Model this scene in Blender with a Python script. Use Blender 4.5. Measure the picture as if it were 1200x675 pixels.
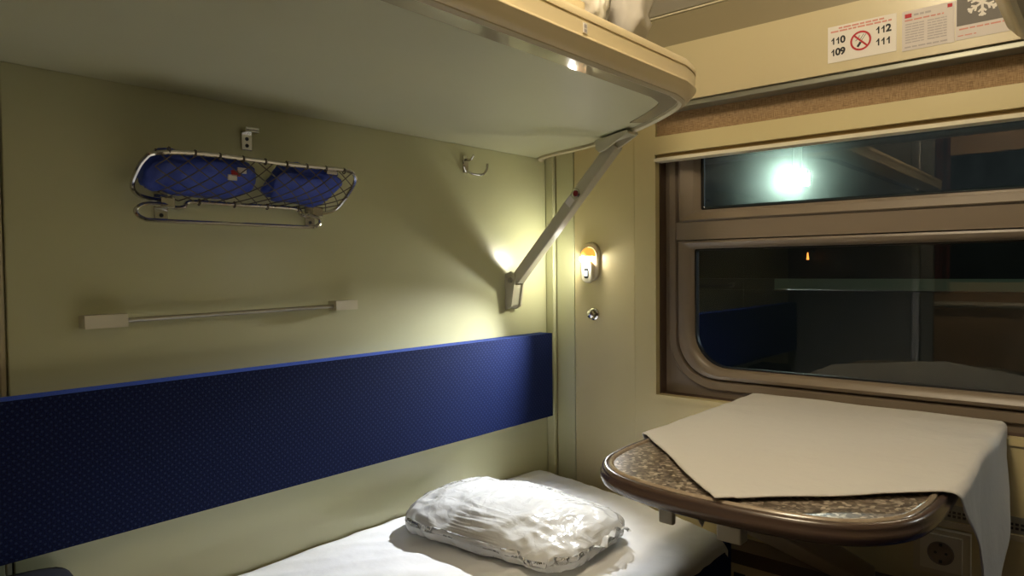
import bpy, bmesh, math, random
from mathutils import Vector, Matrix, noise
random.seed(7)
PI = math.pi
C = bpy.context.scene.collection
scene = bpy.context.scene
for o in list(bpy.data.objects): bpy.data.objects.remove(o)

# ------------------------------------------------------------ camera
def look_matrix(yaw, pitch, roll):
    f = Vector((math.cos(yaw)*math.cos(pitch), math.sin(yaw)*math.cos(pitch), math.sin(pitch)))
    r = Vector((math.sin(yaw), -math.cos(yaw), 0)); u = r.cross(f)
    r2 = r*math.cos(roll)+u*math.sin(roll); u2 = -r*math.sin(roll)+u*math.cos(roll)
    m = Matrix((r2, u2, -f)).transposed().to_4x4()
    return m
cam_d = bpy.data.cameras.new('camera'); cam = bpy.data.objects.new('camera', cam_d); C.objects.link(cam)
cam.matrix_world = Matrix.Translation((-1.659, -1.295, 1.15)) @ look_matrix(math.radians(40.92), math.radians(-1.59), math.radians(-.574))
cam_d.sensor_width = 36; cam_d.lens = 813.6/1200*36; cam_d.clip_start = .01
scene.camera = cam

# ------------------------------------------------------------ world and exposure
w = bpy.data.worlds.new('night'); scene.world = w; w.use_nodes = True
w.node_tree.nodes['Background'].inputs[0].default_value = (.010, .013, .014, 1)
w.node_tree.nodes['Background'].inputs[1].default_value = .4
scene.view_settings.view_transform = 'Standard'; scene.view_settings.look = 'None'
scene.view_settings.gamma = 1; scene.view_settings.use_curve_mapping = False
scene.view_settings.exposure = 0.0

# ------------------------------------------------------------ lamps and added fills
def light(name, kind, loc, energy, color, size=.1, direction=None, **kw):
    d = bpy.data.lights.new(name, kind); o = bpy.data.objects.new(name, d); C.objects.link(o)
    o.location = loc; d.energy = energy; d.color = color
    if kind == 'AREA':
        d.size = size
        if 'size_y' in kw: d.shape = 'RECTANGLE'; d.size_y = kw['size_y']
    else: d.shadow_soft_size = size
    if direction is not None: o.rotation_euler = Vector(direction).to_track_quat('-Z', 'Y').to_euler()
    if kind == 'SPOT': d.spot_size = math.radians(kw['cone']); d.spot_blend = kw['blend']
    return o
light('reading_lamp_beam', 'SPOT', (-.052, -.170, 1.172), 50.0, (.95, .97, 1.0), .008, (-.76, -.03, -.66), cone=82, blend=1.0)
light('reading_lamp_spill', 'SPOT', (-.052, -.170, 1.176), 2.4, (.98, 1.0, .80), .010, (-.35, .8, -.05), cone=158, blend=1.0)
light('ceiling_lamp_light', 'POINT', (-1.15, -.935, 2.06), 24.0, (1.0, .85, .62), .10)
light('second_reading_lamp_light', 'SPOT', (-.052, -1.700, 1.176), 2.6, (.86, .95, 1.0), .010, (-.6, .25, -.75), cone=150, blend=1.0)
light('corridor_lamp_light', 'AREA', (-2.4, -1.2, 2.14), 7.0, (1.0, .78, .50), .3, (0, 0, -1), size_y=1.2)
light('cool_window_fill', 'SPOT', (7.0, -7.5, 3.2), 330, (.72, .92, 1.0), .2, (-7, 6.4, -2.3), cone=40, blend=.5)  # unseen cool fill added through the window for the hanging cloth corner
light('carriage_fill_light', 'SPOT', (1.5, -5.0, 3.6), 110, (.66, 1.0, .76), .1, (3.5, 6.0, -1.6), cone=80, blend=.6)  # unseen greenish fill added to brighten the carriage side
light('platform_lamp_light', 'POINT', (9.90, 2.69, 2.57), 150, (.72, 1.0, .88), .06)

# ------------------------------------------------------------ materials
def mat(name, color, rough=.5, metal=0, coat=0, coat_rough=.05, spec=.5, bump=None, vary=None, emit=None, sheen=0, alpha=None, trans=0):
    m = bpy.data.materials.new(name); m.use_nodes = True; nt = m.node_tree; b = nt.nodes['Principled BSDF']
    b.inputs['Base Color'].default_value = (*color, 1); b.inputs['Roughness'].default_value = rough
    b.inputs['Metallic'].default_value = metal; b.inputs['Coat Weight'].default_value = coat
    b.inputs['Coat Roughness'].default_value = coat_rough; b.inputs['Specular IOR Level'].default_value = spec
    b.inputs['Sheen Weight'].default_value = sheen; b.inputs['Transmission Weight'].default_value = trans
    if emit: b.inputs['Emission Color'].default_value = (*emit[0], 1); b.inputs['Emission Strength'].default_value = emit[1]
    tc = nt.nodes.new('ShaderNodeTexCoord')
    if bump:
        scale, strength = bump[0], bump[1]
        n = nt.nodes.new('ShaderNodeTexNoise'); n.inputs['Scale'].default_value = scale; n.inputs['Detail'].default_value = 4
        nt.links.new(tc.outputs['Object'], n.inputs['Vector'])
        bp = nt.nodes.new('ShaderNodeBump'); bp.inputs['Strength'].default_value = strength; bp.inputs['Distance'].default_value = bump[2] if len(bump) > 2 else .002
        nt.links.new(n.outputs['Fac'], bp.inputs['Height']); nt.links.new(bp.outputs[0], b.inputs['Normal'])
    if vary:
        scale, c2, lo, hi = vary
        n = nt.nodes.new('ShaderNodeTexNoise'); n.inputs['Scale'].default_value = scale; n.inputs['Detail'].default_value = 6
        nt.links.new(tc.outputs['Object'], n.inputs['Vector'])
        r = nt.nodes.new('ShaderNodeValToRGB'); r.color_ramp.elements[0].position = lo; r.color_ramp.elements[1].position = hi
        r.color_ramp.elements[0].color = (*color, 1); r.color_ramp.elements[1].color = (*c2, 1)
        nt.links.new(n.outputs['Fac'], r.inputs[0]); nt.links.new(r.outputs[0], b.inputs['Base Color'])
    return m
def math_node(nt, op, a, b=None):
    n = nt.nodes.new('ShaderNodeMath'); n.operation = op
    for i, v in enumerate((a, b)):
        if v is None: continue
        if isinstance(v, (int, float)): n.inputs[i].default_value = v
        else: nt.links.new(v, n.inputs[i])
    return n.outputs[0]

M = {}
M['laminate'] = mat('cream laminate', (.58, .565, .34), .38, coat=.25, coat_rough=.22, bump=(9, .12, .002), vary=(1.6, (.55, .535, .32), .35, .7))
M['laminate_warm'] = mat('ivory laminate', (.60, .51, .275), .36, coat=.25, coat_rough=.2, bump=(7, .12, .002))
M['bunk_plastic'] = mat('ivory bunk moulding', (.80, .665, .42), .33, coat=.4, coat_rough=.15, bump=(60, .03, .001))
M['cornice'] = mat('ivory cornice laminate', (.56, .475, .285), .36, coat=.25, coat_rough=.2)
M['bunk_under'] = mat('beige bunk underside', (.58, .565, .38), .48, bump=(40, .05, .001), vary=(2.2, (.55, .535, .36), .4, .7))
M['bunk_gloss'] = mat('glossy border strip', (.42, .37, .255), .07)
M['strut'] = mat('beige painted steel', (.52, .48, .35), .4, bump=(50, .05, .001))
M['chrome'] = mat('chrome', (.62, .60, .57), .16, metal=1)
M['steel'] = mat('dull steel', (.42, .40, .36), .32, metal=1)
M['frame'] = mat('taupe window frame', (.205, .16, .115), .38, coat=.15, coat_rough=.3, bump=(90, .05, .001))
M['frame_dark'] = mat('brown recess', (.09, .055, .038), .5)
M['rubber'] = mat('black rubber gasket', (.008, .008, .009), .4)
M['metal_green'] = mat('grey aluminium strip', (.30, .30, .24), .35, metal=.6)
M['ivory'] = mat('ivory plastic', (.58, .50, .34), .4)
M['cream'] = mat('cream plastic', (.72, .66, .50), .35)
M['upper'] = mat('olive grey laminate', (.27, .225, .14), .3, coat=.4, coat_rough=.25)
M['ochre'] = mat('ochre groove', (.34, .235, .09), .5)
M['black'] = mat('black plastic', (.012, .012, .012), .4)
M['blackink'] = mat('black ink', (.015, .014, .016), .6)
M['redink'] = mat('red ink', (.45, .012, .02), .6)
M['pinkink'] = mat('faded red ink', (.62, .27, .22), .6)
M['greyink'] = mat('grey ink', (.42, .38, .38), .6)
M['paper'] = mat('white sticker', (.74, .69, .63), .55)
M['paper_b'] = mat('greyish white sticker', (.62, .56, .53), .55)
M['darkpaper'] = mat('dark grey print', (.15, .135, .12), .6)
M['red'] = mat('red button', (.22, .01, .015), .3)
M['floor'] = mat('dark floor', (.06, .045, .035), .6, bump=(30, .2))
M['brown'] = mat('dark brown skirting', (.07, .042, .028), .5)
M['wood'] = mat('brown moulding', (.075, .048, .036), .27, coat=.5, coat_rough=.2, bump=(60, .08, .001))
M['bead'] = mat('worn brown edge bead', (.30, .235, .17), .24, coat=.6, coat_rough=.15, vary=(55, (.42, .34, .25), .45, .7))
M['grey_green'] = mat('grey green underside', (.20, .21, .16), .4)
M['blue_bag'] = mat('royal blue cloth', (.008, .04, .36), .5, sheen=.1, bump=(70, .5, .003), vary=(9, (.005, .025, .22), .4, .65))
M['cord'] = mat('brown net cord', (.10, .08, .06), .7)
M['white_cloth'] = mat('white cloth', (.60, .58, .55), .85, bump=(45, .45, .004), sheen=.1)
M['linen'] = mat('white linen', (.82, .83, .84), .8, bump=(25, .5, .004))
M['pillow'] = mat('greyish pillow cotton', (.54, .50, .45), .85, bump=(14, .5, .006))
M['cream_cloth'] = mat('cream cloth', (.80, .66, .40), .85, bump=(18, .5, .006))
M['bag'] = mat('white plastic bag', (.84, .80, .72), .3, coat=.3, bump=(22, .7, .006))
M['bag_grey'] = mat('grey plastic bag', (.50, .48, .45), .3, coat=.3, bump=(22, .7, .006))
M['corridor'] = mat('corridor wall panel', (.58, .38, .21), .45)
M['curtain'] = mat('dark red curtain', (.10, .012, .01), .9)
M['door'] = mat('dark door panel', (.20, .19, .16), .35, coat=.2)
M['platform'] = mat('platform concrete', (.22, .24, .22), .9, bump=(3, .5, .02))
M['carriage'] = mat('dark grey carriage paint', (.05, .05, .05), .5)
M['carriage_green'] = mat('grey green carriage paint', (.20, .30, .22), .5)
M['stripe'] = mat('pale carriage stripe', (.42, .43, .33), .5)
M['lamp_white'] = mat('lamp diffuser', (.9, .85, .7), .4, emit=((1, .78, .48), 7))
M['led'] = mat('lit led', (1, 1, 1), .4, emit=((1, .97, .86), 260))
M['lamp_amber'] = mat('amber lens', (.95, .48, .10), .22, emit=((1, .48, .07), .95))
M['led_indicator'] = mat('lit rocker switch', (.9, .95, 1), .3, emit=((.8, .9, 1), .7))
M['floodlight'] = mat('platform floodlight', (1, 1, 1), .4, emit=((.88, 1, .95), 700))
M['streak_glow'] = mat('orange streak glow', (1, .4, .1), .4, emit=((1, .33, .05), 2.2))

def tan_fabric():
    m = mat('tan woven textile', (.36, .235, .125), .9); nt = m.node_tree; b = nt.nodes['Principled BSDF']
    tc = nt.nodes.new('ShaderNodeTexCoord'); out = None
    for sc in ((1, 60, 900), (1, 900, 60)):
        mp = nt.nodes.new('ShaderNodeMapping'); mp.inputs['Scale'].default_value = sc
        nt.links.new(tc.outputs['Object'], mp.inputs[0])
        n = nt.nodes.new('ShaderNodeTexNoise'); n.inputs['Scale'].default_value = 1; n.inputs['Detail'].default_value = 2
        nt.links.new(mp.outputs[0], n.inputs['Vector'])
        out = n.outputs['Fac'] if out is None else math_node(nt, 'ADD', out, n.outputs['Fac'])
    h = math_node(nt, 'MULTIPLY', out, .5)
    r = nt.nodes.new('ShaderNodeValToRGB'); r.color_ramp.elements[0].position = .36; r.color_ramp.elements[1].position = .66
    r.color_ramp.elements[0].color = (.20, .125, .062, 1); r.color_ramp.elements[1].color = (.50, .34, .19, 1)
    nt.links.new(h, r.inputs[0]); nt.links.new(r.outputs[0], b.inputs['Base Color'])
    return m
M['tan'] = tan_fabric()

def navy_dots():
    m = mat('navy upholstery with pale dots', (.008, .012, .07), .8, sheen=.0); nt = m.node_tree; b = nt.nodes['Principled BSDF']
    tc = nt.nodes.new('ShaderNodeTexCoord'); sp = nt.nodes.new('ShaderNodeSeparateXYZ')
    nt.links.new(tc.outputs['Object'], sp.inputs[0])
    v_ = math_node(nt, 'ADD', sp.outputs[2], sp.outputs[1])
    u = math_node(nt, 'DIVIDE', sp.outputs[0], .0125); v = math_node(nt, 'DIVIDE', v_, .0125)
    ds = []
    for off in (0, .5):
        a = math_node(nt, 'SUBTRACT', math_node(nt, 'FRACT', math_node(nt, 'ADD', u, off)), .5)
        c = math_node(nt, 'SUBTRACT', math_node(nt, 'FRACT', math_node(nt, 'ADD', v, off)), .5)
        ds.append(math_node(nt, 'SQRT', math_node(nt, 'ADD', math_node(nt, 'MULTIPLY', a, a), math_node(nt, 'MULTIPLY', c, c))))
    d = math_node(nt, 'MINIMUM', *ds)
    mask = math_node(nt, 'LESS_THAN', d, .15)
    b.inputs['Sheen Weight'].default_value = .5; b.inputs['Sheen Roughness'].default_value = .42; b.inputs['Sheen Tint'].default_value = (.10, .20, .85, 1); b.inputs['Specular IOR Level'].default_value = .15
    wv = nt.nodes.new('ShaderNodeTexNoise'); wv.inputs['Scale'].default_value = 420; nt.links.new(tc.outputs['Object'], wv.inputs['Vector'])
    r = nt.nodes.new('ShaderNodeValToRGB'); r.color_ramp.elements[0].color = (.0012, .0024, .013, 1); r.color_ramp.elements[1].color = (.0038, .0088, .052, 1)
    r.color_ramp.elements[0].position = .35; r.color_ramp.elements[1].position = .65
    nt.links.new(wv.outputs['Fac'], r.inputs[0])
    mx = nt.nodes.new('ShaderNodeMixRGB'); nt.links.new(mask, mx.inputs[0]); nt.links.new(r.outputs[0], mx.inputs[1]); mx.inputs[2].default_value = (.016, .024, .07, 1)
    nt.links.new(mx.outputs[0], b.inputs['Base Color'])
    bp = nt.nodes.new('ShaderNodeBump'); bp.inputs['Strength'].default_value = .5; bp.inputs['Distance'].default_value = .001
    nt.links.new(wv.outputs['Fac'], bp.inputs['Height']); nt.links.new(bp.outputs[0], b.inputs['Normal'])
    return m
M['navy'] = navy_dots()

def granite():
    m = mat('speckled brown laminate', (.2, .17, .14), .32, coat=.3, coat_rough=.25); nt = m.node_tree; b = nt.nodes['Principled BSDF']
    tc = nt.nodes.new('ShaderNodeTexCoord')
    v = nt.nodes.new('ShaderNodeTexVoronoi'); v.inputs['Scale'].default_value = 190; nt.links.new(tc.outputs['Object'], v.inputs['Vector'])
    sp = nt.nodes.new('ShaderNodeSeparateXYZ'); nt.links.new(v.outputs['Color'], sp.inputs[0])
    r = nt.nodes.new('ShaderNodeValToRGB'); r.color_ramp.interpolation = 'LINEAR'
    e = r.color_ramp.elements; e[0].position = 0; e[0].color = (.055, .04, .03, 1); e[1].position = 1; e[1].color = (.60, .53, .43, 1)
    k = e.new(.45); k.color = (.15, .115, .085, 1); k = e.new(.75); k.color = (.28, .23, .18, 1)
    nt.links.new(sp.outputs[0], r.inputs[0]); nt.links.new(r.outputs[0], b.inputs['Base Color'])
    return m
M['granite'] = granite()
M['navy_plain'] = mat('plain dark navy cloth', (.004, .005, .014), .9, bump=(60, .4, .003))

def glass_mat(name, ior, dust, tint=(.93, .96, .94)):
    m = bpy.data.materials.new(name); m.use_nodes = True; nt = m.node_tree; nt.nodes.clear()
    out = nt.nodes.new('ShaderNodeOutputMaterial')
    tr = nt.nodes.new('ShaderNodeBsdfTransparent'); tr.inputs[0].default_value = (*tint, 1)
    gl = nt.nodes.new('ShaderNodeBsdfGlossy'); gl.inputs['Roughness'].default_value = .012
    fr = nt.nodes.new('ShaderNodeFresnel'); fr.inputs[0].default_value = ior
    mx = nt.nodes.new('ShaderNodeMixShader'); nt.links.new(fr.outputs[0], mx.inputs[0]); nt.links.new(tr.outputs[0], mx.inputs[1]); nt.links.new(gl.outputs[0], mx.inputs[2])
    tl = nt.nodes.new('ShaderNodeBsdfTranslucent'); tl.inputs[0].default_value = (.8, .85, .8, 1)
    df = nt.nodes.new('ShaderNodeBsdfRefraction'); df.inputs['Roughness'].default_value = .16; df.inputs['IOR'].default_value = 1.02
    m3 = nt.nodes.new('ShaderNodeMixShader'); m3.inputs[0].default_value = .55; nt.links.new(tl.outputs[0], m3.inputs[1]); nt.links.new(df.outputs[0], m3.inputs[2])
    n = nt.nodes.new('ShaderNodeTexNoise'); n.inputs['Scale'].default_value = 14; n.inputs['Detail'].default_value = 8; n.inputs['Roughness'].default_value = .7
    tc = nt.nodes.new('ShaderNodeTexCoord'); nt.links.new(tc.outputs['Object'], n.inputs['Vector'])
    f = math_node(nt, 'MULTIPLY', math_node(nt, 'POWER', n.outputs['Fac'], 1.6), dust)
    m2 = nt.nodes.new('ShaderNodeMixShader'); nt.links.new(f, m2.inputs[0]); nt.links.new(mx.outputs[0], m2.inputs[1]); nt.links.new(m3.outputs[0], m2.inputs[2])
    nt.links.new(m2.outputs[0], out.inputs[0])
    return m
M['glass'] = glass_mat('window glass', 1.95, .03)
M['glass_dusty'] = glass_mat('dusty window glass', 1.95, .30)

def film_mat():
    m = bpy.data.materials.new('crinkled clear film'); m.use_nodes = True; nt = m.node_tree; nt.nodes.clear()
    out = nt.nodes.new('ShaderNodeOutputMaterial'); tc = nt.nodes.new('ShaderNodeTexCoord')
    v = nt.nodes.new('ShaderNodeTexVoronoi'); v.feature = 'DISTANCE_TO_EDGE'; v.inputs['Scale'].default_value = 26
    n0 = nt.nodes.new('ShaderNodeTexNoise'); n0.inputs['Scale'].default_value = 9; n0.inputs['Detail'].default_value = 3
    nt.links.new(tc.outputs['Object'], n0.inputs['Vector'])
    mixv = nt.nodes.new('ShaderNodeMixRGB'); mixv.inputs[0].default_value = .12; nt.links.new(tc.outputs['Object'], mixv.inputs[1]); nt.links.new(n0.outputs['Color'], mixv.inputs[2])
    nt.links.new(mixv.outputs[0], v.inputs['Vector'])
    n1 = nt.nodes.new('ShaderNodeTexNoise'); n1.inputs['Scale'].default_value = 38; n1.inputs['Detail'].default_value = 3
    nt.links.new(tc.outputs['Object'], n1.inputs['Vector'])
    h = math_node(nt, 'ADD', v.outputs['Distance'], math_node(nt, 'MULTIPLY', n1.outputs['Fac'], .5))
    bp = nt.nodes.new('ShaderNodeBump'); bp.inputs['Strength'].default_value = .7; bp.inputs['Distance'].default_value = .006; nt.links.new(h, bp.inputs['Height'])
    tr = nt.nodes.new('ShaderNodeBsdfTransparent'); tr.inputs[0].default_value = (.97, .97, .95, 1)
    gl = nt.nodes.new('ShaderNodeBsdfGlossy'); gl.inputs['Roughness'].default_value = .17; nt.links.new(bp.outputs[0], gl.inputs['Normal'])
    df = nt.nodes.new('ShaderNodeBsdfDiffuse'); df.inputs[0].default_value = (.85, .85, .82, 1); nt.links.new(bp.outputs[0], df.inputs['Normal'])
    fr = nt.nodes.new('ShaderNodeFresnel'); fr.inputs[0].default_value = 1.55; nt.links.new(bp.outputs[0], fr.inputs['Normal'])
    a = nt.nodes.new('ShaderNodeMixShader'); a.inputs[0].default_value = .62; nt.links.new(tr.outputs[0], a.inputs[1]); nt.links.new(df.outputs[0], a.inputs[2])
    f2 = math_node(nt, 'MULTIPLY', fr.outputs[0], .8)
    b = nt.nodes.new('ShaderNodeMixShader'); nt.links.new(f2, b.inputs[0]); nt.links.new(a.outputs[0], b.inputs[1]); nt.links.new(gl.outputs[0], b.inputs[2])
    nt.links.new(b.outputs[0], out.inputs[0])
    return m
M['film'] = film_mat()

# ------------------------------------------------------------ mesh helpers
def obj(name, bm, m, parent=None, smooth=False, kind=None, label=None, bevel=None, autosmooth=35):
    bmesh.ops.recalc_face_normals(bm, faces=bm.faces)
    me = bpy.data.meshes.new(name); bm.to_mesh(me); bm.free()
    me.materials.append(m); o = bpy.data.objects.new(name, me); C.objects.link(o)
    if parent: o.parent = parent; o.matrix_parent_inverse = parent.matrix_world.inverted()
    if smooth:
        for p in me.polygons: p.use_smooth = True
        if autosmooth: me.set_sharp_from_angle(angle=math.radians(autosmooth))
    if bevel:
        b = o.modifiers.new('bevel', 'BEVEL'); b.width = bevel; b.segments = 3; b.limit_method = 'ANGLE'; b.angle_limit = math.radians(40)
        for p in me.polygons: p.use_smooth = True
        me.set_sharp_from_angle(angle=math.radians(60))
    if kind: o['kind'] = kind
    if label: o['label'] = label
    return o
def thing(name, label, cat, loc=(0, 0, 0), group=None):
    o = bpy.data.objects.new(name, None); C.objects.link(o); o.location = loc; o.empty_display_size = .05
    o.matrix_world = Matrix.Translation(loc)
    o['label'] = label; o['category'] = cat
    if group: o['group'] = group
    return o
def tag(o, label, cat, group=None):
    o['label'] = label; o['category'] = cat
    if group: o['group'] = group
    return o
def box(bm, a, b):
    x0, x1 = sorted((a[0], b[0])); y0, y1 = sorted((a[1], b[1])); z0, z1 = sorted((a[2], b[2]))
    v = [bm.verts.new(p) for p in ((x0,y0,z0),(x1,y0,z0),(x1,y1,z0),(x0,y1,z0),(x0,y0,z1),(x1,y0,z1),(x1,y1,z1),(x0,y1,z1))]
    for f in ((0,3,2,1),(4,5,6,7),(0,1,5,4),(1,2,6,5),(2,3,7,6),(3,0,4,7)): bm.faces.new([v[i] for i in f])
    return bm
def B(a, b): return box(bmesh.new(), a, b)
def tube(bm, pts, r, seg=8, closed=False, caps=True):
    pts = [Vector(p) for p in pts]; n = len(pts); rings = []
    up = None
    for i, p in enumerate(pts):
        if closed: t = (pts[(i+1) % n]-pts[i-1])
        else: t = (pts[min(i+1, n-1)]-pts[max(i-1, 0)])
        t.normalize()
        if up is None:
            up = Vector((0, 0, 1)) if abs(t.z) < .9 else Vector((0, 1, 0))
        a = t.cross(up).normalized(); b_ = a.cross(t).normalized(); up = b_
        rr = r(i/(n-1)) if callable(r) else r
        rings.append([bm.verts.new(p+a*math.cos(2*PI*k/seg)*rr+b_*math.sin(2*PI*k/seg)*rr) for k in range(seg)])
    for i in range(n if closed else n-1):
        A, B_ = rings[i], rings[(i+1) % n]
        for k in range(seg): bm.faces.new((A[k], A[(k+1) % seg], B_[(k+1) % seg], B_[k]))
    if caps and not closed:
        bm.faces.new(rings[0][::-1]); bm.faces.new(rings[-1])
    return bm
def smooth_path(pts, n=8, closed=False):
    P = [Vector(p) for p in pts]; out = []; m = len(P)
    for i in range(m if closed else m-1):
        g = (lambda k: P[k % m]) if closed else (lambda k: P[max(0, min(m-1, k))])
        a, b, c, d = g(i-1), g(i), g(i+1), g(i+2)
        for j in range(n):
            t = j/n
            out.append(.5*((2*b)+(c-a)*t+(2*a-5*b+4*c-d)*t*t+(3*b-a-3*c+d)*t**3))
    if not closed: out.append(P[-1])
    return out
def lathe(bm, prof, centre, axis, seg=24):
    axis = Vector(axis).normalized(); c = Vector(centre)
    a = axis.orthogonal().normalized(); b_ = axis.cross(a); rings = []
    for r, h in prof:
        if r < 1e-6: rings.append([bm.verts.new(c+axis*h)])
        else: rings.append([bm.verts.new(c+axis*h+a*math.cos(2*PI*k/seg)*r+b_*math.sin(2*PI*k/seg)*r) for k in range(seg)])
    for A, D in zip(rings, rings[1:]):
        for k in range(seg):
            k2 = (k+1) % seg
            if len(A) == 1: bm.faces.new((A[0], D[k2], D[k]))
            elif len(D) == 1: bm.faces.new((A[k], A[k2], D[0]))
            else: bm.faces.new((A[k], A[k2], D[k2], D[k]))
    return bm
def prism(bm, poly, f0, f1):
    """poly of 2D points mapped by f0(p), f1(p) to the two end faces"""
    a = [bm.verts.new(f0(p)) for p in poly]; b_ = [bm.verts.new(f1(p)) for p in poly]; n = len(poly)
    bm.faces.new(a[::-1]); bm.faces.new(b_)
    for i in range(n): bm.faces.new((a[i], a[(i+1) % n], b_[(i+1) % n], b_[i]))
    return bm
def rounded_rect(u0, u1, v0, v1, rb, rt, seg=10):
    """closed loop, fixed vertex count; u0<u1, v0<v1; rb bottom radius, rt top radius"""
    pts = []
    for cx, cy, r, a0 in ((u1-rb, v0+rb, rb, -PI/2), (u1-rt, v1-rt, rt, 0), (u0+rt, v1-rt, rt, PI/2), (u0+rb, v0+rb, rb, PI)):
        for k in range(seg+1):
            a = a0+PI/2*k/seg; pts.append((cx+r*math.cos(a), cy+r*math.sin(a)))
    return pts
def loft(bm, loops, closed=True, cap0=False, cap1=False):
    rings = [[bm.verts.new(p) for p in L] for L in loops]; n = len(rings[0])
    for A, D in zip(rings, rings[1:]):
        for k in range(n if closed else n-1):
            bm.faces.new((A[k], A[(k+1) % n], D[(k+1) % n], D[k]))
    if cap0: bm.faces.new(rings[0][::-1])
    if cap1: bm.faces.new(rings[-1])
    return bm
def rbox(a, b, r, seg=4, wob=0, cuts=0):
    """rounded soft box"""
    bm = B(a, b)
    if cuts: bmesh.ops.subdivide_edges(bm, edges=bm.edges, cuts=cuts, use_grid_fill=True)
    edges = [e for e in bm.edges if len(e.link_faces) == 2 and e.calc_face_angle() > .5]
    bmesh.ops.bevel(bm, geom=edges, offset=r, segments=seg, profile=.5, affect='EDGES')
    if wob:
        for v in bm.verts:
            v.co += noise.noise_vector(v.co*9)*wob
    return bm
def grid_surface(bm, f, nu, nv):
    V = [[bm.verts.new(f(i/nu, j/nv)) for j in range(nv+1)] for i in range(nu+1)]
    for i in range(nu):
        for j in range(nv): bm.faces.new((V[i][j], V[i+1][j], V[i+1][j+1], V[i][j+1]))
    return V
def text_bm(s, size, T, bold=0.0, extrude=.0):
    """text mesh in plane; T maps (u, v) to a world point"""
    cu = bpy.data.curves.new('t', 'FONT'); cu.body = s; cu.size = size; cu.offset = bold; cu.resolution_u = 3
    cu.align_x = 'CENTER'; cu.align_y = 'CENTER'
    o = bpy.data.objects.new('t', cu); C.objects.link(o); bpy.context.view_layer.update()
    me = bpy.data.meshes.new_from_object(o.evaluated_get(bpy.context.evaluated_depsgraph_get()))
    bm = bmesh.new(); bm.from_mesh(me); bpy.data.objects.remove(o); bpy.data.meshes.remove(me); bpy.data.curves.remove(cu)
    for v in bm.verts: v.co = T(v.co.x, v.co.y)
    return bm
YR = -1.87      # right hand wall
XB = -1.95      # door wall

# ------------------------------------------------------------ room shell
def struct(name, bm, m, parent=None, **k):
    return obj(name, bm, m, parent, kind=None if parent else 'structure', **k)
struct('floor', B((-2.9, YR-.1, -.05), (.1, .1, 0)), M['floor'])
wl = struct('wall_left', B((-2.0, .012, 0), (0.0, .08, 2.35)), M['laminate'])
obj('panel', B((-1.360, 0, 0), (-.001, .011, 2.3)), M['laminate'], wl, bevel=.002)
obj('panel', B((-1.95, 0, 0), (-1.372, .011, 2.3)), M['laminate'], wl, bevel=.002)
obj('joint_strip', B((-1.370, .003, 0), (-1.362, .011, 2.3)), M['ivory'], wl, bevel=.002, label='narrow ivory joint strip between the wall panels')
wr = struct('wall_right', B((-2.0, YR-.08, 0), (0, YR, 2.35)), M['laminate'])
wf = bmesh.new()
Y0, Y1 = -.374, YR+.374
box(wf, (.008, .08, 0), (.14, Y0, 2.35)); box(wf, (.008, Y1, 0), (.14, YR-.08, 2.35))
box(wf, (.008, Y0, 0), (.14, Y1, .800)); box(wf, (.008, Y0, 1.50), (.14, Y1, 2.35))
wf = struct('wall_front', wf, M['laminate_warm'])
obj('corner_strip', B((-.010, -.001, 0), (.007, -.030, 1.69)), M['laminate'], wf, bevel=.004)
obj('panel', B((.001, -.034, 0), (.007, -.098, 1.69)), M['laminate'], wf, bevel=.002)
obj('panel', B((-.002, -.102, 0), (.007, -.304, 1.69)), M['laminate_warm'], wf, bevel=.002)
obj('post', rbox((-.012, -.310, 0), (.012, Y0, 1.69), .006), M['laminate_warm'], wf, smooth=True)
obj('post', rbox((-.012, Y1, 0), (.012, YR+.310, 1.69), .006), M['laminate_warm'], wf, smooth=True)
obj('panel', B((-.002, YR+.304, 0), (.007, YR+.002, 1.69)), M['laminate_warm'], wf, bevel=.002)
obj('panel', B((-.0119, -.326, .0), (.007, YR+.326, .7985)), M['laminate_warm'], wf, bevel=.002)
obj('sill_lip', rbox((-.016, Y0+.004, .797), (.012, Y1-.004, .811), .005), M['laminate_warm'], wf, smooth=True)
obj('textile_strip', B((-.004, Y0-.001, 1.47), (.007, Y1+.001, 1.60)), M['tan'], wf, label='tan woven textile strip above the window blind')
obj('upper_panel', B((-.001, -.001, 1.69), (.007, YR+.001, 1.805)), M['upper'], wf, label='darker glossy strip of wall between the cornice and the ceiling')
# recess lining
rec = bmesh.new()
box(rec, (.0085, Y0+.0005, .8), (.10, Y0-.003, 1.5)); box(rec, (.0085, Y1+.003, .8), (.10, Y1-.0005, 1.5)); box(rec, (.0125, Y0-.003, .8005), (.10, Y1+.003, .812))
obj('recess_lining', rec, M['frame_dark'], wf)
bw = bmesh.new()
box(bw, (XB-.05, .08, 0), (XB, -.60, 2.35)); box(bw, (XB-.05, -1.27, 0), (XB, YR-.08, 2.35)); box(bw, (XB-.05, -.60, 1.98), (XB, -1.27, 2.35))
struct('wall_back', bw, M['door'])
cw = bmesh.new()
box(cw, (-2.80, .5, 0), (-2.74, -2.6, 1.05)); box(cw, (-2.80, .5, 1.75), (-2.74, -2.6, 2.35)); box(cw, (-2.80, .5, 1.05), (-2.74, -.3, 1.75)); box(cw, (-2.80, -1.7, 1.05), (-2.74, -2.6, 1.75))
box(cw, (-2.80, .5, 0), (-1.95, .44, 2.35)); box(cw, (-2.80, -2.6, 0), (-1.95, -2.54, 2.35))
struct('wall_corridor', cw, M['corridor'])
struct('floor_corridor', B((-2.8, -2.6, -.05), (-1.95, .5, -.002)), M['floor'])
struct('ceiling_corridor', B((-2.8, -2.6, 2.2), (-2.0, .5, 2.25)), M['laminate'])
t = thing('handrail', 'beige handrail on the corridor wall, seen mirrored in the lower window pane', 'handrail', (-2.70, -1.2, .93))
obj('rail', tube(bmesh.new(), [(-2.68, -.3, .93), (-2.68, -2.2, .93)], .018, 10), M['cream'], t, smooth=True)
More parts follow.
